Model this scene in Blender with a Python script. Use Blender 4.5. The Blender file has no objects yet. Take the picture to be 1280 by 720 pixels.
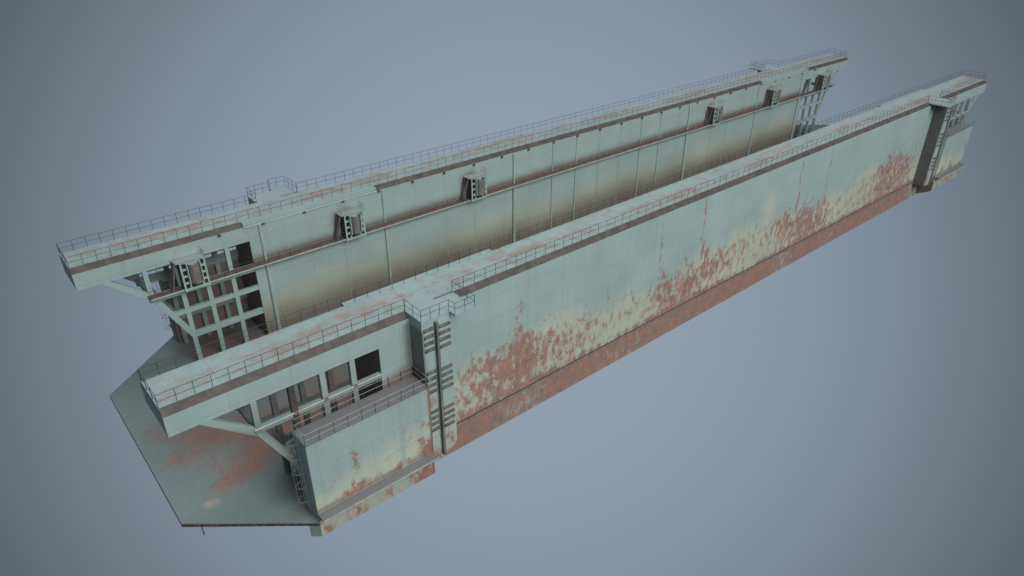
import bpy, bmesh, math, random
from mathutils import Vector, Matrix
random.seed(7)
S = bpy.context.scene
COL = S.collection

# ------------------------------------------------------------------ main dimensions (1 unit is about 0.75 m)
L = 179.65          # length between the outer ends of the corner blocks
W = 43.9            # breadth over the side walls
WT = 7.1            # thickness of a side wall
H = 20.0            # top deck height over the pontoon deck
E = 11.5            # overhang of the top deck past the blocks
X0, X1, X2 = 15.74, 19.65, 22.6      # tower start, tower end, platform end
XW = 11.5           # where the plated wall begins (open framework before it)
ZF = 17.0           # underside of the top box of the wall
HULL = -4.15
CAM = Vector((-19.62, -60.007, 62.32))

# ------------------------------------------------------------------ small maths
def clamp(v, a=0.0, b=1.0): return max(a, min(b, v))
def sstep(a, b, v):
    t = clamp((v - a) / (b - a)); return t * t * (3 - 2 * t)
def blobs(lst, u, v):
    r = 0.0
    for (bu, bv, ru, rv, s) in lst:
        d = ((u - bu) / ru) ** 2 + ((v - bv) / rv) ** 2
        if d < 6: r += s * math.exp(-d)
    return r

# rust stains where the photograph shows them: (x, z, radius x, radius z, strength)
NEAR_RUST = [
 (32.3,12.0,.9,3.6,.95),(33.2,14.4,.35,1.3,.6),(34.2,9.0,2.2,2.2,.9),(32.5,7.0,3.5,2.0,.7),(38.4,10.5,.7,1.6,.7),(27.0,7.8,2.4,2.0,.65),
 (24.5,5.2,2.2,2.6,.75),(22.3,3.0,1.6,3.4,.85),(28.5,4.2,2.6,2.0,.6),(31.5,3.6,3.0,2.2,.7),(36,5.0,3,1.8,.55),(43.5,5.2,3.2,1.9,.6),
 (42.0,8.0,1.5,1.2,.6),(45.5,9.2,1.0,2.2,.7),(50.3,9.5,.6,2.4,.7),(51.0,5.8,3.4,1.9,.65),(48.4,3.0,4,1.5,.6),(51.2,16.4,.35,1.6,.6),(56,7.6,.6,2.6,.6),(58.2,5.0,2.4,1.8,.75),
 (62.1,14.2,.32,3.6,.75),(63.2,7.8,.7,2.4,.65),(62.9,5.2,1.4,1.6,.75),(66,6.0,1.2,1.3,.7),(66,2.6,4,1.6,.6),(71,4.0,2.2,1.5,.7),(75,7.8,.5,1.8,.6),
 (72.8,15.6,.35,4.0,.85),(73.6,10.6,.4,2.0,.6),(79.5,5.0,3.6,1.9,1.0),(84,5.3,3.4,1.7,1.0),(88.5,5.6,3.4,1.9,1.1),(93.5,6.0,3.2,2.1,1.1),
 (97.2,7.0,2.6,2.4,1.0),(100.5,8.2,1.4,1.9,.75),(90,9.4,2,.6,.55),(95.5,11.5,3.0,2.6,.38),(101,5.0,2.5,1.6,.6),(105.5,7.5,1.2,2.6,.65),(102.6,16.4,.4,3.4,.75),(103.4,11,.4,2.2,.5),
 (110,6.0,2.6,1.8,.75),(114.5,7.6,1.6,2.4,.8),(113.8,15.2,.4,4.0,.65),(119,6.5,2.2,2.0,.65),(124.3,7.8,2.2,2.2,.75),(122,14.5,.4,1.6,.5),(129,6.0,2.2,2.4,.65),(133.5,7.6,2.2,2.6,.8),
 (138,8.0,1.6,3.0,.7),(142.2,11.5,1.3,4.8,.85),(141.8,7.5,2.6,2.4,.8),(147.5,8.6,1.8,3.4,.7),(151.3,6.5,2.0,3.0,.8),(154,4,2.5,3,.7),(156.5,7.5,1.2,5.5,.8),
 (131,12.6,.5,2.4,.45),(127,10.8,.4,1.8,.45),(136,3.2,8,1.7,.6),(118,3.0,6,1.5,.6),(146,3,6,2,.6),(108,2.8,5,1.4,.55)]
BLOCK_RUST = [
 (5.3,6.6,.85,1.9,.85),(4.6,5.2,1.1,1.0,.35),(2.3,5.2,.9,1.3,.55),(1.3,4.0,.6,.6,.55),(8.8,8.6,.28,.5,.9),(8.8,6.8,.28,.6,.9),(4.9,3.4,.3,.6,.7),(3.5,2.4,.35,.9,.7),
 (9.4,4.2,.8,.3,.7),(10.8,4.4,.5,.3,.6),(11.9,4.6,.5,1.0,.7),(13.5,6.6,1.2,1.8,.45),(15.0,6.2,.7,2.2,.6),(11.6,6.4,.6,.9,.35),(14.6,3.2,1.0,1.3,.65),
 (2.0,2.2,1.2,.6,.7),(5.0,2.2,1.6,.9,.85),(6.6,2.0,1.6,.7,.7),(9.5,1.8,1.6,.6,.7),(12.4,2.0,1.6,.9,.7),(15,2.0,1.2,1.2,.8)]
DECK_RUST = [   # x, y
 (-5.2,20.2,1.7,1.3,.9),(-3.4,18.9,1.9,1.2,1.0),(-1.7,18.4,1.7,1.3,.95),(.2,17.2,1.8,1.2,.9),(-8.2,18.2,1.4,1.1,.8),(-6.8,16.0,1.8,1.0,.6),(-9.6,17.6,.8,1.0,.65),
 (-1.0,11.8,1.5,1.4,.9),(-3.2,10.8,1.4,1.2,1.0),(-4.9,9.9,1.3,1.0,.95),(-6.4,9.4,1.5,.9,.75),(1.2,13.4,1.9,1.5,.9),(-9.8,25.0,1.2,1.5,.8),(-6.2,22.6,1.6,1.3,.75),(-8.8,22.4,1.2,1.1,.6),(-.6,14.2,1.8,1.2,.55),
 (-1.6,9.0,1.0,.9,.6),(-7.8,7.4,.9,.7,.55),(3.2,17.0,2.4,1.6,.8),(5,13,2.6,1.6,.8),(8,16,3,2,.8),(9,11,2.4,1.8,.7),(12,14,3,2.4,.7),(1.5,20.5,1.6,1.2,.6),(-5.4,13.2,1.4,.9,.45)]
DECK_WIDE = [(a, b, c * 1.4, d * 1.4, e * .85) for a, b, c, d, e in DECK_RUST]
NEAR_WIDE = [(a, b, (c * 1.35 if c > .6 else c), d * (1.2 if c > .6 else 1), e * (.85 if c > .6 else 3.8)) for a, b, c, d, e in NEAR_RUST]
FAR_XW = [2.6, 28.0, 53.4, 126.2, 151.6, 177.0]     # the six gangway stations on the far wall

def wear_shade(x, y, z):
    """(rust, grime, cream) of the dock's paint at a point: rust, dirt and bleaching, with shade painted in as brown."""
    rust = grime_shade = cream = 0.0
    if W - .1 < y < W + .1 and z > .01 and (x < X0 - .02 or x > L - X0 + .02): return .3, 1.0, 0
    if y < 0 and abs(x - (L - X1)) < .01: return .3, .95, 0  # shade painted on the far tower's end face
    if abs(x - XW) < .02 or abs(x - L + XW) < .02: return .3, .95 if 0.2 < y < W - .2 else .3, 0
    if y < -.5 and (x < X0 - .05 or x > L - X0 + .05):               # near corner blocks, outer side
        u = x if x < L / 2 else L - x
        rust = blobs(BLOCK_RUST, u, z) if x < L / 2 else blobs(BLOCK_RUST, (u * 1.3 + 4) % 15.6, z) * .9
        cream = sstep(8.4, 3.0, z - (u - 8) * .22)
        grime_shade = .95 * sstep(2.7, 1.3, z)
        if z < 1.25: rust, grime_shade, cream = .5 + .25 * math.sin(x * .9 + 1) * math.sin(x * 2.3) + (.4 if x < L / 2 and u > 12 else 0), .42, 1.0
    elif y < 1.2 and z < 19.2:                                       # near wall outer plating, hull strake and towers
        if XW < x < L - XW:
            top = 8.6 + 2.2 * sstep(112, 150, x) + 1.3 * math.sin(x * .085 + .6) + .9 * math.sin(x * .31) + .8 * math.sin(x * .83)
            b = blobs(NEAR_WIDE, x, z)
            rust = min(.92, .5 * min(b, 1.0) + .3 * max(0, min(b, 2.2) - 1.2) + .53 * sstep(top + 5.2, top - 4.0, z) * (1 - .25 * sstep(132, 140, x))) * (.86 + .3 * math.sin(x * .17 + 2)) + .55 * sstep(1.9, .3, z)
            cream = sstep(12.0, 5.0, z + 1.6 * math.sin(x * .13) + math.sin(x * .41 + 1)) 
            if 80 < x < 104: cream = max(cream, .8 * math.exp(-((x - 93) / 3.2) ** 2) * sstep(18, 12, z))
        if z < .05: rust, grime_shade, cream = 1.22 + .3 * math.sin(x * .21 + 2) * math.sin(x * .083) - .35 * math.exp(-((x - 33) / 12) ** 2) + .12 * math.sin(x * .35), .45, .7
        if X0 - .1 < x < X1 + .1 or L - X1 - .1 < x < L - X0 + .1:
            rust = .12 + .75 * sstep(6.5, 1.0, z) * (.7 + .3 * math.sin(x * 2 + z)); cream = .7 * sstep(15, 4, z)
            if x < L / 2 and abs(z - 8.4) < 1 and x < 17.4: rust += .5
        if x < X0 and x > XW + .01: grime_shade = max(1.15 * sstep(15.4, 11.6, z + .3 * (X0 - x)), .75 * sstep(13.6, 15.7, x)); rust = .5 * sstep(14, 11.3, z)
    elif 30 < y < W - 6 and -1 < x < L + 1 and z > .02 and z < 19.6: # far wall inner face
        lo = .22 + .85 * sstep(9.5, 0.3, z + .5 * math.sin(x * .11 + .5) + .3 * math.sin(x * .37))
        cream = .95 * sstep(11, 4.0, z + .8 * math.sin(x * .19)); grime_shade = .82 * lo  # brown dirt with occlusion shade painted in: wall foot, walkway, stations
        if z > 13.1: grime_shade = max(grime_shade, .98 * sstep(15.9, 13.0, z))
        for ux in FAR_XW:
            d = math.hypot((x - (ux - .8)) / 2.6, (z - 16.2) / 2.3)
            if z > 13.1: grime_shade = max(grime_shade, .9 * sstep(1.5, .4, d)); rust = max(rust, .42 * sstep(1.2, .7, d))
    return rust, grime_shade, cream

def block_wear_shade(x, y, z):
    return (.3, 1.1, 0) if (abs(x - (L - X0 + .03)) < .02 or y > -.2) else wear_shade(x, y, z)  # shade painted on the far hull's end face and the inner faces

def deck_wear(x, y, z):
    """Pontoon deck: rust patches near the camera end, brown scale round the framework feet."""
    u = x if x < L / 2 else L - x
    r = min(1.15, blobs(DECK_WIDE, u, y)) + .3 * math.exp(-((u + 4) / 4.5) ** 2 - ((y - 15) / 8) ** 2)
    if 10 < u and WT < y < W - WT: r += .45
    r += .55 * sstep(-1.5, 3.5, u) * sstep(4.5, 9, y) * sstep(26, 16, y)
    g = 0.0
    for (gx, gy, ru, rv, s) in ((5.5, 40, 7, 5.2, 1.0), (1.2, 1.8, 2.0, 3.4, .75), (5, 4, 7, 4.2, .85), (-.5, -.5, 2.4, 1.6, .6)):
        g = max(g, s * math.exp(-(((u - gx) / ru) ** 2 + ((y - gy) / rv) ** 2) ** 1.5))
    c = .9 * math.exp(-((u + 8.2) / 1.3) ** 2 - ((y - 7.6) / .8) ** 2)
    return r, g, c

def top_wear(x, y, z):
    """Walked-off, rust-pink line along the middle of each top deck."""
    yc = y if y < W / 2 else W - y
    m = math.exp(-((yc - (3.1 + .7 * math.sin(x * .07))) / 1.25) ** 2)
    return (.40 + .52 * m * (.62 + .38 * math.sin(x * .21 + (1.2 if y > 20 else 0)) + .2 * math.sin(x * .57))), 0.0, 0.0

def frame_wear_shade(x, y, z):
    """Open frameworks: dirt, with interior shade painted in on the inward sides and low down."""
    inner = (1.0 if (WT * .5 < y < W - WT - .05 and not (W - WT - .05 < y)) else 0)
    if y > W - WT + .65: return .22, .55, .1       # outer far frame, seen from inside
    g = .30 * sstep(4, 0, z)
    if y < .7: return .28, .35 + (.35 if z < 13.1 else 0), .2  # interior shade painted as brown on the near frames
    if y < WT + .1: return .25, .75, .1
    return .14, g, .15

# ------------------------------------------------------------------ mesh builder
class MB:
    def __init__(s): s.v = []; s.f = []; s.m = []
    def add(s, vs, fs, m=0):
        o = len(s.v); s.v += [tuple(v) for v in vs]
        s.f += [tuple(o + i for i in f) for f in fs]; s.m += [m] * len(fs); return s
    def box(s, x0, x1, y0, y1, z0, z1, m=0):
        return s.add([(x0,y0,z0),(x1,y0,z0),(x1,y1,z0),(x0,y1,z0),(x0,y0,z1),(x1,y0,z1),(x1,y1,z1),(x0,y1,z1)],
                     [(0,3,2,1),(4,5,6,7),(0,1,5,4),(1,2,6,5),(2,3,7,6),(3,0,4,7)], m)
    def prism_x(s, x0, x1, prof, m=0):         # profile of (y, z) run along x
        n = len(prof); vs = [(x0,y,z) for y,z in prof] + [(x1,y,z) for y,z in prof]
        return s.add(vs, [tuple(range(n)), tuple(range(2*n-1, n-1, -1))] + [(i, (i+1)%n, n+(i+1)%n, n+i) for i in range(n)], m)
    def prism_z(s, z0, z1, prof, m=0):
        n = len(prof); vs = [(x,y,z0) for x,y in prof] + [(x,y,z1) for x,y in prof]
        return s.add(vs, [tuple(range(n-1,-1,-1)), tuple(range(n, 2*n))] + [(i, (i+1)%n, n+(i+1)%n, n+i) for i in range(n)], m)
    def prism_y(s, y0, y1, prof, m=0):
        n = len(prof); vs = [(x,y0,z) for x,z in prof] + [(x,y1,z) for x,z in prof]
        return s.add(vs, [tuple(range(n)), tuple(range(2*n-1, n-1, -1))] + [(i, (i+1)%n, n+(i+1)%n, n+i) for i in range(n)], m)
    def tube(s, p, q, r, n=6, m=0):
        p = Vector(p); q = Vector(q); d = (q - p).normalized()
        a = d.orthogonal().normalized() if abs(d.z) > .9 else d.cross(Vector((0,0,1))).normalized()
        b = d.cross(a); vs = []
        for c in (p, q):
            for k in range(n):
                t = 2*math.pi*(k + .5)/n; vs.append(c + a*(r*math.cos(t)) + b*(r*math.sin(t)))
        return s.add(vs, [tuple(range(n)), tuple(range(2*n-1, n-1, -1))] + [(i, (i+1)%n, n+(i+1)%n, n+i) for i in range(n)], m)
    def mesh(s, name, mats, mx=False, my=False, cut=None, wearfn=None, cuts=()):
        vs = [(L - x if mx else x, W - y if my else y, z) for x, y, z in s.v]
        bm = bmesh.new(); bv = [bm.verts.new(v) for v in vs]
        for f, m in zip(s.f, s.m):
            try: fc = bm.faces.new([bv[i] for i in f]); fc.material_index = m
            except ValueError: pass
        bmesh.ops.recalc_face_normals(bm, faces=bm.faces)
        planes = list(cuts)
        if cut:
            for ax, st in cut.items():
                c = [v.co[ax] for v in bm.verts]; lo, hi = min(c), max(c)
                n = int((hi - lo) / st)
                planes += [(ax, lo + (hi - lo) * k / n) for k in range(1, n)] if n > 1 else []
        for ax, val in planes:
            no = [0,0,0]; no[ax] = 1; co = [0,0,0]; co[ax] = val
            bmesh.ops.bisect_plane(bm, geom=bm.verts[:] + bm.edges[:] + bm.faces[:], plane_co=co, plane_no=no, dist=1e-5)
        me = bpy.data.meshes.new(name); bm.to_mesh(me); bm.free()
        if wearfn:
            at = me.attributes.new('wear_shade', 'FLOAT_COLOR', 'POINT')
            for i, v in enumerate(me.vertices):
                r = wearfn(*v.co); at.data[i].color = (clamp(r[0],0,2), clamp(r[1],0,1.2), clamp(r[2]), 1)
        for m in (mats if isinstance(mats, (list, tuple)) else [mats]): me.materials.append(m)
        return me
    def obj(s, name, mats, parent=None, **k):
        o = bpy.data.objects.new(name, s.mesh(name, mats, **k)); COL.objects.link(o)
        o.parent = parent; return o

def copy_to(src, parent, loc):
    o = src.copy(); COL.objects.link(o); o.parent = parent; o.location = loc; return o

# ------------------------------------------------------------------ materials
class NT:
    def __init__(s, name):
        s.mat = bpy.data.materials.new(name); s.mat.use_nodes = True
        s.t = s.mat.node_tree; s.bsdf = s.t.nodes['Principled BSDF']
    def n(s, typ, **k):
        x = s.t.nodes.new(typ)
        for a, b in k.items(): setattr(x, a, b)
        return x
    def link(s, a, b): s.t.links.new(a, b)
    def math(s, op, a, b=None, c=None, cl=False):
        x = s.n('ShaderNodeMath', operation=op, use_clamp=cl)
        for i, v in enumerate((a, b, c)):
            if v is None: continue
            if isinstance(v, (int, float)): x.inputs[i].default_value = v
            else: s.link(v, x.inputs[i])
        return x.outputs[0]
    def smooth(s, v, a, b):
        x = s.n('ShaderNodeMapRange', interpolation_type='SMOOTHSTEP'); s.link(v, x.inputs[0])
        x.inputs[1].default_value = a; x.inputs[2].default_value = b; return x.outputs[0]
    def mix(s, f, a, b, mode='MIX'):
        x = s.n('ShaderNodeMix', data_type='RGBA', blend_type=mode)
        for sock, v in ((x.inputs[0], f), (x.inputs[6], a), (x.inputs[7], b)):
            if isinstance(v, (int, float)): sock.default_value = v
            elif isinstance(v, tuple): sock.default_value = (*v, 1)
            else: s.link(v, sock)
        return x.outputs[2]
    def pos(s, sc=(1,1,1)):
        g = s.n('ShaderNodeNewGeometry'); m = s.n('ShaderNodeVectorMath', operation='MULTIPLY')
        s.link(g.outputs['Position'], m.inputs[0]); m.inputs[1].default_value = sc; return m.outputs[0]
    def noise(s, sc, scale=1.0, detail=5, rough=.55, dist=0.0):
        x = s.n('ShaderNodeTexNoise'); s.link(s.pos(sc), x.inputs['Vector'])
        x.inputs['Scale'].default_value = scale; x.inputs['Detail'].default_value = detail
        x.inputs['Roughness'].default_value = rough; x.inputs['Distortion'].default_value = dist
        return x.outputs[0]

RUST_A, RUST_B = (.345, .135, .095), (.20, .10, .077)
def paint(name, base, cream=(.455,.485,.385), grime_shade=(.15,.104,.088), rust_a=RUST_A, rust_b=RUST_B, seam=.84, seam_step=3.3,
          rust_soft=.09, rust_amt=1.0, grain=(1.0,1.0,.6), fleck=.0, rough=.62, rust_max=.84, fine_w=.28):
    t = NT(name)
    at = t.n('ShaderNodeAttribute', attribute_name='wear_shade'); sep = t.n('ShaderNodeSeparateColor'); t.link(at.outputs['Color'], sep.inputs[0])
    rA, gA, cA = sep.outputs[0], sep.outputs[1], sep.outputs[2]
    big = t.noise((.11,.11,.11), 1, 4, .6); med = t.noise((.5,.5,.5), 1, 6, .6)
    streak = t.noise((1.3,1.3,.07), 1, 5, .6); fine = t.noise((3.1,3.1,3.1), 1, 4, .65)
    # bleached paint
    cf = t.smooth(t.math('ADD', cA, t.math('MULTIPLY', t.math('SUBTRACT', med, .5), .9)), .15, 1.1)
    col = t.mix(t.math('MULTIPLY', cf, .85), base, cream)
    # uneven paint, run-off streaks
    v = t.math('ADD', t.math('MULTIPLY', t.math('SUBTRACT', big, .5), .42), t.math('MULTIPLY', t.math('SUBTRACT', streak, .5), .2))
    v = t.math('ADD', v, t.math('MULTIPLY', t.math('SUBTRACT', fine, .5), .22)); v = t.math('ADD', v, 1.0)
    col = t.mix(1.0, col, t.mix(v, (0,0,0), (1,1,1)), 'MULTIPLY') if False else t.hsv(col, v)
    # welded plate seams
    sp = t.n('ShaderNodeSeparateXYZ'); t.link(t.pos(), sp.inputs[0])
    nm = t.n('ShaderNodeSeparateXYZ'); gg = t.n('ShaderNodeNewGeometry'); t.link(gg.outputs['Normal'], nm.inputs[0])
    def line(o, step, off, w):
        f = t.math('FRACT', t.math('DIVIDE', t.math('SUBTRACT', o, off), step)); d = t.math('ABSOLUTE', t.math('SUBTRACT', f, .5))
        return t.smooth(d, .5 - w / step, .5 - .3 * w / step)
    sx = line(sp.outputs[0], seam_step * 2, 1.1, .075); sz = line(sp.outputs[2], seam_step, 1.0, .07); sy = line(sp.outputs[1], seam_step, .55, .07)
    flat = t.math('GREATER_THAN', t.math('ABSOLUTE', nm.outputs[2]), .5)
    ss = t.math('MAXIMUM', sx, t.math('ADD', t.math('MULTIPLY', sy, flat), t.math('MULTIPLY', sz, t.math('SUBTRACT', 1.0, flat))))
    col = t.mix(t.math('MULTIPLY', ss, 1 - seam), col, (.06,.055,.05))
    # brown dirt, and the shade painted through the same mask
    gf = t.math('ADD', gA, t.math('MULTIPLY', t.math('SUBTRACT', t.math('ADD', t.math('MULTIPLY', med, .6), t.math('MULTIPLY', streak, .4)), .5), .45))
    gf = t.math('MULTIPLY', t.smooth(gf, .12, 1.08), t.smooth(gA, 0.0, .25))
    col = t.mix(t.math('MULTIPLY', gf, .93), col, grime_shade)
    # rust: noise cells that open up where the wear map says so
    n1 = t.noise(grain, 1, 5, .58, .2); n2 = t.noise((3.6,3.6,2.4), 1, 5, .62)
    nn = t.math('ADD', t.math('MULTIPLY', n1, 1 - fine_w), t.math('MULTIPLY', n2, fine_w))
    rr = t.math('ADD', nn, t.math('MULTIPLY', t.math('MINIMUM', rA, 1.8), .285 * rust_amt))
    rf = t.smooth(rr, .705 - rust_soft - fleck, .705 + rust_soft - fleck)
    rc = t.mix(t.smooth(t.noise((.55,.55,.55), 1, 8, .72), .38, .6), rust_b, rust_a)
    rc = t.hsv(rc, t.math('ADD', t.math('MULTIPLY', t.math('SUBTRACT', fine, .5), .8), 1.0))
    rf = t.math('MULTIPLY', rf, t.math('MULTIPLY', t.math('ADD', .45, t.math('MULTIPLY', n2, 1.1), None, True), rust_max))
    col = t.mix(rf, col, rc)
    t.link(col, t.bsdf.inputs['Base Color'])
    t.link(t.math('ADD', t.math('MULTIPLY', rf, .25), rough), t.bsdf.inputs['Roughness'])
    t.bsdf.inputs['Specular IOR Level'].default_value = .3
    bp = t.n('ShaderNodeBump'); bp.inputs['Strength'].default_value = .25; bp.inputs['Distance'].default_value = .08
    t.link(t.math('SUBTRACT', t.math('ADD', t.math('MULTIPLY', rf, .5), t.math('MULTIPLY', fine, .4)), t.math('MULTIPLY', ss, .6)), bp.inputs['Height'])
    t.link(bp.outputs[0], t.bsdf.inputs['Normal'])
    return t.mat
def _hsv(s, col, v):
    x = s.n('ShaderNodeHueSaturation'); s.link(col, x.inputs['Color']); s.link(v, x.inputs['Value']); return x.outputs[0]
NT.hsv = _hsv
def plain(name, a, b, sc=1.0, rough=.6, lo=.4, hi=.62, metal=0.0):
    t = NT(name); f = t.smooth(t.noise((sc,sc,sc*.6), 1, 6, .65), lo, hi)
    t.link(t.mix(f, a, b), t.bsdf.inputs['Base Color']); t.bsdf.inputs['Roughness'].default_value = rough
    t.bsdf.inputs['Metallic'].default_value = metal; t.bsdf.inputs['Specular IOR Level'].default_value = .3
    return t.mat

TEAL = (.305, .415, .402)
M_WALL = paint('weathered_teal_paint', TEAL)
M_TOP = paint('bleached_top_deck_paint', (.285,.385,.39), rust_a=(.34,.17,.13), rust_b=(.24,.165,.14), grain=(.55,.7,.7), rust_soft=.12, rust_max=.7, fine_w=.35)
M_DECK = paint('dull_pontoon_deck_paint', (.178,.245,.243), cream=(.42,.40,.34), grime_shade=(.17,.105,.095), rust_a=(.33,.135,.098), rust_b=(.22,.13,.108), grain=(1.0,1.0,1.0), rust_soft=.19, rust_max=.72, fine_w=.5)
M_TOWER = paint('fender_tower_paint', TEAL, grime_shade=(.085,.077,.072))  # dark tone is the shade painted on the far tower's end face
M_HULL = paint('rusted_hull_paint', TEAL, rust_a=(.35,.155,.105), rust_b=(.205,.13,.105), rust_max=.84, fine_w=.35, seam=1.0)
M_FRAME = paint('framework_paint', (.31,.425,.405), seam=1.0, grime_shade=(.115,.085,.075))
M_BLOCKTOP = paint('grey_block_roof_paint', (.178,.186,.192), rust_a=(.24,.17,.15), rust_b=(.2,.17,.16), rust_amt=.5)
M_STRIP = plain('brown_gutter_strip', (.066,.061,.056), (.102,.09,.08), .9)
M_EDGE = plain('dark_scaled_edge', (.04,.037,.035), (.13,.10,.085), 2.5)
M_WALK = plain('brown_walkway_plate', (.11,.078,.07), (.16,.108,.094), .8)  # mottled dark brown walkway floor
M_RAIL = plain('dark_railing_steel', (.04,.047,.052), (.065,.072,.078), 2)
M_RAILPALE = plain('pale_railing_steel', (.30,.33,.34), (.40,.43,.43), 2)
M_BAR = plain('grey_bar_steel', (.12,.14,.14), (.18,.2,.195), 1.5)
M_CAGE = plain('ladder_cage_steel', (.17,.21,.21), (.24,.28,.275), 2)
M_PIPE = plain('pipe_paint', (.33,.43,.41), (.40,.50,.47), .8, .45)
M_DRUM = plain('brown_drum_steel', (.155,.14,.13), (.215,.19,.175), 1.2, .55)
M_FEND = plain('rubber_fender_brown', (.085,.08,.076), (.15,.138,.128), 1.5, .7)
M_DARK = plain('dark_stained_steel', (.055,.048,.045), (.095,.075,.068), 1.0)
M_PALE = plain('worn_pale_edge', (.33,.38,.37), (.42,.46,.44), 1.0)

# ------------------------------------------------------------------ the dock
dock = bpy.data.objects.new('floating_dock', None); COL.objects.link(dock)
dock['label'] = 'long rusty pale teal floating dry dock with two high side walls and railed top decks'
dock['category'] = 'floating dock'
def part(name, loc=(0,0,0), parent=dock):
    o = bpy.data.objects.new(name, None); COL.objects.link(o); o.location = loc; o.parent = parent; return o

# --- pontoon: deck plate with tapered aprons, hull below
AX, YB = -12.0, 6.75
apron = [(0,-3.3),(AX,YB),(AX,W-YB),(0,W+3.3)]
pl = [(0.0,-3.3),(AX,YB),(AX,W-YB),(0.0,W+3.3),(X0,W+3.3),(X0,W-.02),(L-X0,W-.02),(L-X0,W+3.3),(L,W+3.3),(L-AX,W-YB),(L-AX,YB),(L,-3.3),(L-X0,-3.3),(L-X0,.02),(X0,.02),(X0,-3.3)]
def deck_mesh():
    m = MB()
    m.prism_z(-.12, 0.0, [(-.02+.02,-3.28),(AX+.03,YB),(AX+.03,W-YB),(0,W+3.28),(14,W+3.28),(14,-3.28)])
    return m
m = deck_mesh()
pontoon = m.obj('pontoon_deck', M_DECK, dock, cut={0:.7, 1:.7}, wearfn=deck_wear)
m = MB(); m.box(14.0, L-14.0, .4, W-.4, -.12, 0.0); m.obj('deck_plating', M_DECK, pontoon, cut={0:3, 1:1.5}, wearfn=deck_wear)
deck_mesh().obj('apron_deck', M_DECK, pontoon, mx=True, cut={0:2, 1:2}, wearfn=deck_wear)
for mx in (False, True):
    m = MB(); m.prism_z(-.55, -.125, [(.05,-3.25),(AX,YB),(AX,W-YB),(.05,W+3.25)]); m.obj('apron_edge', M_EDGE, pontoon, mx=mx)
m = MB(); m.box(X0-.4, L-X0+.4, .3, W-.3, HULL+.05, -.56); m.obj('hull_bottom', M_WALL, pontoon, cut={0:4}, wearfn=wear_shade)
m = MB(); m.tube((-10.3,5.25,-.4), (-10.3,5.25,-1.75), .07, 8); m.obj('hanging_rod', M_DARK, pontoon)

# --- side walls
POSTS = []      # every railing post: (point, height, pale)
RAILS = []
def rail(pts, h=1.5, step=1.7, pale=False, parent=None, name='guard_rail', start=True, end=True, side=None):
    """Railing along a run of points: two bars as one mesh; its posts are collected and made afterwards."""
    m = MB(); r = .027
    ps = []
    for a, b in zip(pts[:-1], pts[1:]):
        a = Vector(a); b = Vector(b)
        for hh in (h, h * .5): m.tube(a + Vector((0,0,hh)), b + Vector((0,0,hh)), r, 5)
        n = max(1, round((b - a).length / step))
        ps += [a + (b - a) * k / n for k in range(n)]
    ps.append(Vector(pts[-1]))
    o = m.obj(name, M_RAILPALE if pale else M_RAIL, dock)
    if pale: o['label'] = 'pale grey guard rail round the corner block roof'
    for p in ps: POSTS.append((p, h, o))
    return o

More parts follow.
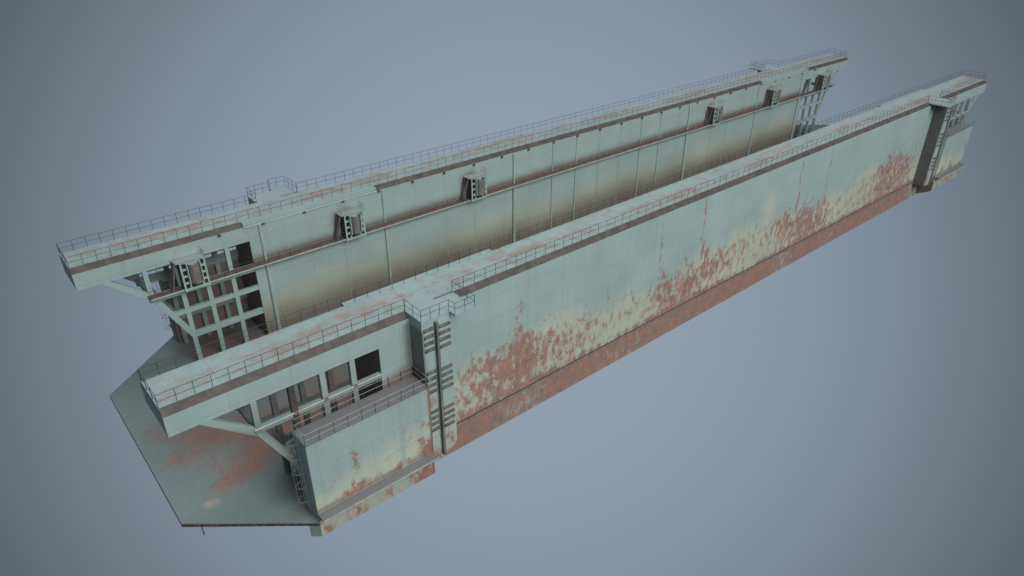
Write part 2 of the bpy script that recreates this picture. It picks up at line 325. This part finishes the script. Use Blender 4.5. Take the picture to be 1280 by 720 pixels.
COLX = (.86, 4.42, 8.06)
def side_wall(my):
    Y = (lambda y: W - y) if my else (lambda y: y)
    far = my
    m = MB()
    # plated wall + hull strake, one body; top edge left for the deck
    m.box(XW, L-XW, 0, WT, .02, 19.35)
    wall = m.obj('side_wall', M_WALL, dock, my=my, cut={0:(1.0 if my else .5), 2:.8}, cuts=[(2,13.2),(2,13.0),(1,.25),(1,WT-.25),(1,W-.25),(1,W-WT+.25),(0,XW+.06),(0,L-XW-.06)], wearfn=wear_shade)
    m = MB(); m.box(X0, L-X0, .004, WT, HULL, .016); m.obj('hull_strake', M_HULL, wall, my=my, cut={0:1.2, 2:.8}, wearfn=wear_shade)
    # box girders under the overhanging top deck
    for mx in (False, True):
        m = MB(); m.box(-E, XW-.003, 0, WT, ZF, 19.35); m.obj('overhang_girder', M_WALL, wall, mx=mx, my=my, cut={0:1.5}, wearfn=lambda x,y,z: (.12, .35*sstep(17.6,16.9,z) if False else 0, 0))
    # top deck
    m = MB(); m.box(-E, L+E, .82, WT-.82, 19.3, H); 
    m.obj('top_deck', M_TOP, wall, my=my, cut={0:1.3, 1:.75}, wearfn=top_wear)
    # brown sloping gutter strips along both edges
    segs_out = [(-E, X0-.003), (X2+.003, L-X2-.003), (L-X0+.003, L+E)]
    segs_in = [(-E, 11.0), (33.3, L-33.3), (L-11.0, L+E)]
    for a, b in segs_out:
        m = MB(); m.prism_x(a+.004, b-.004, [(.006,19.352),(.82,19.352),(.82,19.985)]); m.obj('gutter_strip', M_STRIP, wall, my=my)
    for a, b in segs_in:
        m = MB(); m.prism_x(a+.004, b-.004, [(WT-.006,19.352),(WT-.82,19.352),(WT-.82,19.985)]); m.obj('gutter_strip', M_STRIP, wall, my=my)
    for a, b in ((11.0, 33.3), (L-33.3, L-11.0)):
        m = MB(); m.box(a, b, WT-.82, WT+.04, 19.354, 19.97); m.obj('flush_edge_plate', M_TOP, wall, my=my, cut={0:2}, wearfn=lambda x,y,z:(.1,0,0))
        m = MB(); m.tube((a, WT+.12, 19.3), (b, WT+.12, 19.3), .08, 6); m.tube((a, WT+.06, 19.72), (b, WT+.06, 19.72), .04, 6); m.obj('edge_pipe', M_PIPE, wall, my=my)
    # rub rail on the outer side
    m = MB(); m.prism_x(X1+.01, L-X1-.01, [(-.005,-.08),(-.2,-.02),(-.26,.1),(-.2,.2),(-.005,.26)]); m.obj('rub_rail', M_DRUM, wall, my=my)
    m = MB(); m.box(X1+.01, L-X1-.01, -.10, -.005, .325, .45); m.obj('rub_rail_lip', M_STRIP, wall, my=my)
    # open framework at both ends, in the outer and the inner plane of the wall
    for mx in (False, True):
        for (ya, yb) in ((0.0, .62), (WT-.62, WT)):
            fr = part('end_framework')
            for cx in COLX:
                mb = MB(); mb.box(cx-.32, cx+.32, ya, yb, .01, ZF-.01)
                o = mb.obj('column', M_FRAME, fr, mx=mx, my=my, cut={2:1.5}, wearfn=frame_wear_shade)
                if not my and not mx and ya < 1 and cx < 1: o.data.materials[0] = M_DARK; o['label'] = 'dark rusty column'
            mb = MB(); mb.box(-3.55, -2.93, ya, yb, 13.062, ZF-.01); mb.obj('column', M_FRAME, fr, mx=mx, my=my, wearfn=frame_wear_shade)
            for (xa, z0, z1) in ((-1.5, 8.4 if not my and ya > 1 else 8.75, 9.05 if not my and ya > 1 else 9.45), (.6, 4.5, 5.4)):
                mb = MB(); mb.box(xa, XW-.01, ya+.04, yb-.04, z0, z1); mb.obj('beam', M_FRAME, fr, mx=mx, my=my, cut={0:2}, wearfn=frame_wear_shade)
            mb = MB(); zb, zt = (12.85, 13.5) if (ya < 1 and not my) else (11.95, 13.06)
            mb.box(-3.6, XW-.01, ya+.02, yb-.02, zb, zt); mb.obj('sill_beam', M_FRAME, fr, mx=mx, my=my, cut={0:2}, wearfn=frame_wear_shade)
            mb = MB(); mb.prism_y(ya+.03, yb-.03, [(-8.6,ZF-.015),(-7.5,ZF-.015),(-3.2,13.45),(-3.6,12.6)]); mb.obj('brace', M_FRAME, fr, mx=mx, my=my, wearfn=frame_wear_shade)
            mb = MB(); mb.prism_y(ya+.03, yb-.03, [(-3.75,13.2),(-2.75,13.0),(.95,5.6),(.72,4.3)]); mb.obj('brace', M_FRAME, fr, mx=mx, my=my, wearfn=frame_wear_shade)
        for cx, z0, z1 in ((-3.24,12.5,13.2),):
            mb = MB(); mb.box(cx-.25, cx+.25, .63, WT-.63, z0, z1); mb.obj('cross_tie', M_FRAME, wall, mx=mx, my=my, wearfn=lambda x,y,z:(.25,.6,.1))
    # light half round rail on the outer sill
    for mx in (False, True):
        m = MB(); m.tube((-3.75,-.11,13.52), (XW-.05,-.11,13.52), .10, 8); m.obj('sill_pipe', M_PALE, wall, mx=mx, my=my)
        for cx in (.86, 4.42, 8.06):
            m = MB(); m.box(cx-.22, cx+.22, -.25, .018, 13.36, 13.67); m.obj('pipe_clamp', M_RUSTY, wall, mx=mx, my=my)
    # walkway on the inner side
    m = MB(); m.box(-3.7, L+3.7, WT, WT+1.42, 13.08, 13.28); wk = m.obj('walkway', M_WALK, wall, my=my)
    m = MB(); m.box(-3.7, L+3.7, WT+1.425, WT+1.49, 13.1, 13.32); m.obj('walkway_edge', M_PALE, wall, my=my)
    # brackets under the edge and weld pipes
    k = 0
    x = 7.4
    while x < L - 7:
        if far:
            m = MB(); m.prism_x(x-.2, x+.2, [(WT+.004,19.36),(WT+.34,19.3),(WT+.34,19.1),(WT+.004,18.95)]); m.obj('bracket', M_EDGE, wall, my=my)
        x += 6.59
    if far:
        for px, r in ((13.35,.27),(34.4,.2),(63.0,.28),(73.2,.15),(79.8,.15),(26.6,.05),(47.0,.04),(53.4,.04),(86.4,.05),(92.9,.04)):
            for xx in {px, L - px}:
                m = MB(); m.tube((xx, WT+r*.6, 13.3), (xx, WT+r*.6, 19.25), r*.7, 10); m.tube((xx, WT+r*.8, .02), (xx, WT+r*.8, 13.05), r, 10)
                m.obj('drain_pipe', M_PIPE, wall, my=my)
    return wall
M_STAIR = plain('dark_stair_steel', (.085,.08,.078), (.14,.125,.115), 1.5)
M_LAND = plain('grey_landing_grating', (.23,.26,.27), (.30,.33,.33), 3)
M_RUSTY = plain('orange_rust', (.17,.12,.095), (.26,.16,.12), 2.0, .8)

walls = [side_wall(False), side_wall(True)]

# --- fender towers with their deck platform
def tower(mx, my):
    m = MB()
    m.box(X0, X1, -2.6, -.004, -.25, 19.3)
    t = m.obj('fender_tower', M_TOWER, dock, mx=mx, my=my, cut={0:.65, 2:.8}, wearfn=wear_shade)
    m = MB(); m.box(X0, X1, -2.6, .82, 19.304, H-.004); m.obj('tower_cap', M_TOP, t, mx=mx, my=my, cut={0:1,1:.8}, wearfn=lambda x,y,z:(.12,0,0))
    m = MB(); m.box(17.72, X1+.02, -2.86, -2.6, -.1, 19.3); m.obj('fender_plate', M_TOWER, t, mx=mx, my=my, cut={0:.6,2:.8}, wearfn=wear_shade)
    m = MB(); m.box(17.42, 17.72, -3.15, -2.6, -.45, 19.5); m.obj('fender_bar', M_BAR, t, mx=mx, my=my)
    for zt in (18.7, 12.7, 6.8):
        for k in range(4):
            z = zt - .93 * k
            for a, b, y in ((15.98, 17.36, -2.6), (17.84, 19.4, -2.86)):
                m = MB(); n = 7; pr = [(y-.26*math.sin(math.pi*i/n), z + .22*math.cos(math.pi*i/n)) for i in range(n+1)]
                m.prism_x(a, b, pr); m.obj('fender_strip', M_FEND, t, mx=mx, my=my)
    m = MB(); m.box(X1+.004, X2, -3.72, .82, 19.75, H-.008); p = m.obj('deck_platform', M_TOP, t, mx=mx, my=my, cut={0:1,1:.8}, wearfn=lambda x,y,z:(.1,0,0))
    m = MB(); m.box(X1+.1, X2, .76, .90, H-.006, H+.03); m.obj('platform_joint', M_STRIP, t, mx=mx, my=my)
    m = MB(); m.prism_y(-.35, -.25, [(X1+.2,19.74),(X2-.1,19.74),(X1+.2,17.9)]); m.obj('platform_bracket', M_WALL, t, mx=mx, my=my)
    return t
for mx in (False, True):
    for my in (False, True): tower(mx, my)

# --- corner blocks
def block(mx, my):
    m = MB(); m.box(0, X0-.01, -3.3, -.02, .02, 11.2)
    b = m.obj('corner_block', M_WALL, dock, mx=mx, my=my, cut={0:.6, 2:.55}, wearfn=wear_shade)
    m = MB(); m.box(.0, X0-.01, -3.3, -.02, 11.203, 11.27); m.obj('block_roof', M_BLOCKTOP, b, mx=mx, my=my)
    m = MB(); m.prism_x(4.0, X0-.03, [(-3.3,.016),(-3.3,-2.24),(.35,-4.1),(.35,.016)]); m.prism_z(-2.24, .016, [(0,-3.3),(4.0,-3.3),(4.0,-1.0),(0,-2.0)])
    m.obj('block_hull', M_WALL, b, mx=mx, my=my, cut={0:.6, 2:.5}, wearfn=block_wear_shade)
    m = MB(); m.prism_z(-2.235, -.56, [(.0,-3.25),(-.95,-2.45),(-.5,-1.6),(2,-1.6),(2,-3.25)]); m.obj('bow_skeg', M_DECK, b, mx=mx, my=my, wearfn=lambda x,y,z:(.1,.3,.3))
    m = MB(); m.box(0, X0-.25, -4.62, -3.305, 1.22, 1.34); l = m.obj('fender_ledge', M_BLOCKTOP, b, mx=mx, my=my)
    m = MB(); m.box(0, X0-.25, -4.68, -4.625, 1.18, 1.37); m.obj('ledge_lip', M_PALE, b, mx=mx, my=my)
    # caged ladder on the end face
    m = MB(); y0, y1 = -1.75, -1.05
    for y in (y0, y1): m.tube((-.22,y,.1), (-.22,y,12.4), .03, 5)
    z = .5
    while z < 11.3: m.tube((-.22,y0,z), (-.22,y1,z), .02, 4); z += .55
    ld = m.obj('ladder', M_CAGE, b, mx=mx, my=my)
    m = MB(); z = 2.6
    ring = [(-.22 - 1.0*math.sin(math.pi*i/6), (y0+y1)/2 + .62*math.cos(math.pi*i/6)) for i in range(7)]
    while z < 12.4:
        for p, q in zip(ring[:-1], ring[1:]): m.tube((*p,z), (*q,z), .026, 4)
        z += 2.1
    for p in ring[1:-1:2]: m.tube((*p,2.6), (*p,12.0), .018, 4)
    m.obj('ladder_cage', M_CAGE, b, mx=mx, my=my)
    f = lambda x, y, z=11.27: (L-x if mx else x, W-y if my else y, z)
    rail([f(.06,-.9), f(.06,-3.22), f(X0-.35,-3.22)], pale=True, parent=b)
    rail([f(.3,-.12), f(X0-.1,-.12), f(X0-.1,-3.1)], pale=True, parent=b)
for mx in (False, True):
    for my in (False, True): block(mx, my)

# --- gangway stations hung on the far wall's walkway
def station(xc, first=None):
    yf = W - WT - 1.72                 # plane of the pierced front panel
    x0, x1, z0, z1 = -1.75, 1.75, 13.0, 17.45
    st = part('gangway_station', (xc, 0, 0))
    if first:
        for ch in list(first.children):
            c = copy_to(ch, st, ch.location)
        return st
    def sub(mb, nm, mat): return mb.obj(nm, mat, st)
    # panel with square lightening holes, built as the bars round them
    m = MB(); t0, t1 = yf, yf + .16
    cols = [(x0, x0+.24), (x0+.76, x0+1.0), (x1-1.0, x1-.76), (x1-.24, x1)]
    for a, b in cols: m.box(a, b, t0, t1, z0, z1)
    zs = [z0, z0+1.0, z0+2.0, z0+3.0]
    for a, b in ((x0+.24, x0+.76), (x1-.76, x1-.24)):
        for k in range(4): m.box(a, b, t0+.004, t1-.004, z0+.02+k*1.05, z0+.33+k*1.05)
        m.box(a, b, t0+.004, t1-.004, z1-.2, z1-.01)
    m.box(x0+1.0, x1-1.0, t0+.004, t1-.004, z0+.02, z0+.3); m.box(x0+1.0, x1-1.0, t0+.004, t1-.004, z0+.95, z0+1.25)
    m.box(x0+1.0, x1-1.0, t0+.006, t1-.006, z0+1.25, z1-.02)
    sub(m, 'front_panel', M_FRAME)
    # fender drum: half cylinder in front of the panel between two cheeks
    m = MB(); n = 12; r = .78
    arc = [(r*math.cos(math.pi*i/n), -.95*math.sin(math.pi*i/n)) for i in range(n+1)]
    inn = [(.9*a, .9*b) for a, b in reversed(arc)]
    m.prism_z(z0+1.15, z1-.28, [(a, yf-.01+b) for a, b in arc + inn]); sub(m, 'drum', M_DRUM)
    m = MB(); m.prism_z(z0+1.2, z1-.75, [(a, yf-.012+b) for a, b in [(.9*a2,.9*b2) for a2,b2 in arc]]); sub(m, 'drum_core', M_DARK)
    for a in (-.97, .83):
        m = MB(); m.box(a, a+.14, yf-.5, yf-.005, z0+1.1, z1-.22); sub(m, 'cheek_plate', M_FRAME)
    m = MB(); m.box(x0-.55, x1+.05, yf-.1, W-WT-.01, z1+.004, z1+.12); sub(m, 'landing', M_LAND)
    m = MB(); m.box(x0+.05, x1-.05, yf+.8, yf+.9, 13.4, z1-.01); sub(m, 'back_plate', M_DARK)
    m = MB(); m.box(x0+.02, x0+.12, yf+.17, W-WT-.02, 13.4, z1-.01); sub(m, 'side_plate', M_DARK)
    m = MB()      # steep stair down to the walkway
    for y in (yf+.35, yf+1.15):
        m.prism_y(y, y+.09, [(x0-.62,z1+.1),(x0-.34,z1+.1),(x0-1.35,13.29),(x0-1.63,13.29)])
    for k in range(1, 9):
        f = k/9; xx = x0-.48 - 1.0*(1-f) ; zz = 13.29 + (z1-13.29)*f
        m.box(xx-.12, xx+.12, yf+.44, yf+1.15, zz-.03, zz+.03)
    sub(m, 'stair', M_STAIR)
    m = MB()
    for hh in (.55, 1.05): m.tube((x1,yf,z1+hh), (x1,W-WT-.1,z1+hh), .026, 4)
    for p in ((x1,yf), (x1,W-WT-.9), (x0-.5,yf)): m.tube((*p,z1+.1), (*p,z1+1.05), .026, 4)
    sub(m, 'landing_rail', M_RAIL)
    return st
s0 = station(FAR_XW[0])
for xc in FAR_XW[1:]: station(xc, s0)

# --- guard rails
for my in (False, True):
    f = lambda x, y, z=H: (x, W-y if my else y, z)
    w = walls[1] if my else walls[0]
    yo, yi = .86, WT-.86
    rail([f(-E+.06,yi), f(-E+.06,yo)], parent=w)
    rail([f(L+E-.06,yi), f(L+E-.06,yo)], parent=w)
    rail([f(-E+.06,yi), f(L+E-.06,yi)], parent=w)
    rail([f(-E+.06,yo), f(X0+.05,yo)], parent=w)
    rail([f(X0+.06,.8), f(X0+.06,-2.54), f(X1-.04,-2.54), f(X1+.06,-3.66), f(X2-.06,-3.66), f(X2-.06,.8)], parent=w, step=1.5)
    rail([f(X2,yo), f(L-X2,yo)], parent=w)
    rail([f(L-X0-.06,.8), f(L-X0-.06,-2.54), f(L-X1+.04,-2.54), f(L-X1-.06,-3.66), f(L-X2+.06,-3.66), f(L-X2+.06,.8)], parent=w, step=1.5)
    rail([f(L-X0-.05,yo), f(L+E-.06,yo)], parent=w)
    rail([f(-3.6,WT+1.38,13.28), f(L+3.6,WT+1.38,13.28)], parent=w, h=1.25, name='walkway_rail')

POSTS.sort(key=lambda q: (q[0] - CAM).length)
post_mesh = {}
rest = {}
n_single = 0
for p, h, run in POSTS:
    pale = run.data.materials[0] == M_RAILPALE
    if n_single < 100 and run.name.startswith('guard_rail'):
        k = (h, pale)
        if k not in post_mesh:
            mb = MB(); mb.tube((0,0,-.02), (0,0,h+.03), .032, 5); post_mesh[k] = mb.mesh('rail_post', M_RAIL)
        o = bpy.data.objects.new('rail_post', post_mesh[k]); COL.objects.link(o); o.parent = run; o.location = p; n_single += 1
    else:
        rest.setdefault(0, MB()).tube(p + Vector((0,0,-.02)), p + Vector((0,0,h+.03)), .03, 4)
if rest:
    o = rest[0].obj('rail_posts', M_RAIL, dock); o['kind'] = 'stuff'

# ------------------------------------------------------------------ plain grey-blue backdrop with a vignette put in round the camera axis
world = bpy.data.worlds.new('World'); S.world = world; world.use_nodes = True
wt = world.node_tree; bg = wt.nodes['Background']
tc = wt.nodes.new('ShaderNodeTexCoord')
R = Matrix.Rotation(-.704, 3, 'Z') @ Matrix.Rotation(1.055, 3, 'X')
d0 = R @ Vector((0,0,-1))
nrm = wt.nodes.new('ShaderNodeVectorMath'); nrm.operation = 'NORMALIZE'; wt.links.new(tc.outputs['Generated'], nrm.inputs[0])
dp = wt.nodes.new('ShaderNodeVectorMath'); dp.operation = 'DOT_PRODUCT'; wt.links.new(nrm.outputs[0], dp.inputs[0]); dp.inputs[1].default_value = d0
cr = wt.nodes.new('ShaderNodeValToRGB'); wt.links.new(dp.outputs['Value'], cr.inputs[0])
def lin(c): return tuple(((v/255+.055)/1.055)**2.4 if v/255 > .04045 else v/255/12.92 for v in c)
stops = [(0.0,(88,97,106)),(.5,(86,95,104)),(.70,(84,93,102)),(.766,(90,100,110)),(.81,(104,116,128)),(.88,(123,138,152)),(.94,(136,152,167)),(.98,(142,158,173)),(1.0,(143,159,174))]  # lowest stops lie out of view, raised as fill for the end faces
el = cr.color_ramp.elements
el[0].position, el[0].color = stops[0][0], (*lin(stops[0][1]),1)
el[1].position, el[1].color = stops[-1][0], (*lin(stops[-1][1]),1)
for p, c in stops[1:-1]:
    e = el.new(p); e.color = (*lin(c),1)
wt.links.new(cr.outputs[0], bg.inputs[0]); bg.inputs[1].default_value = 1.0

# ------------------------------------------------------------------ two unseen soft lamps added: one overhead, one high over the camera's right
def area(loc, target, size, power, col):
    ld = bpy.data.lights.new('added_soft_lamp', 'AREA'); ld.shape = 'DISK'; ld.size = size; ld.energy = power; ld.color = col
    o = bpy.data.objects.new('added_soft_lamp', ld); COL.objects.link(o); o.location = loc
    o.rotation_euler = (Vector(target) - Vector(loc)).to_track_quat('-Z', 'Y').to_euler(); return o
area((70, 30, 330), (80, 20, 5), 330, 5.0e5, (1.0, .985, .96))
area((50, -290, 235), (80, 10, 10), 220, 1.24e6, (1.0, .98, .95))

# ------------------------------------------------------------------ camera and output
cd = bpy.data.cameras.new('camera'); cam = bpy.data.objects.new('camera', cd); COL.objects.link(cam)
cam.location = CAM; cam.rotation_euler = (1.05459, 0, -.70435)
cd.sensor_width = 36; cd.lens = 876.452 * 36 / 1280; cd.clip_end = 3000; cd.clip_start = .5
S.camera = cam
S.view_settings.view_transform = 'Standard'; S.view_settings.look = 'None'; S.view_settings.exposure = 0; S.view_settings.gamma = 1
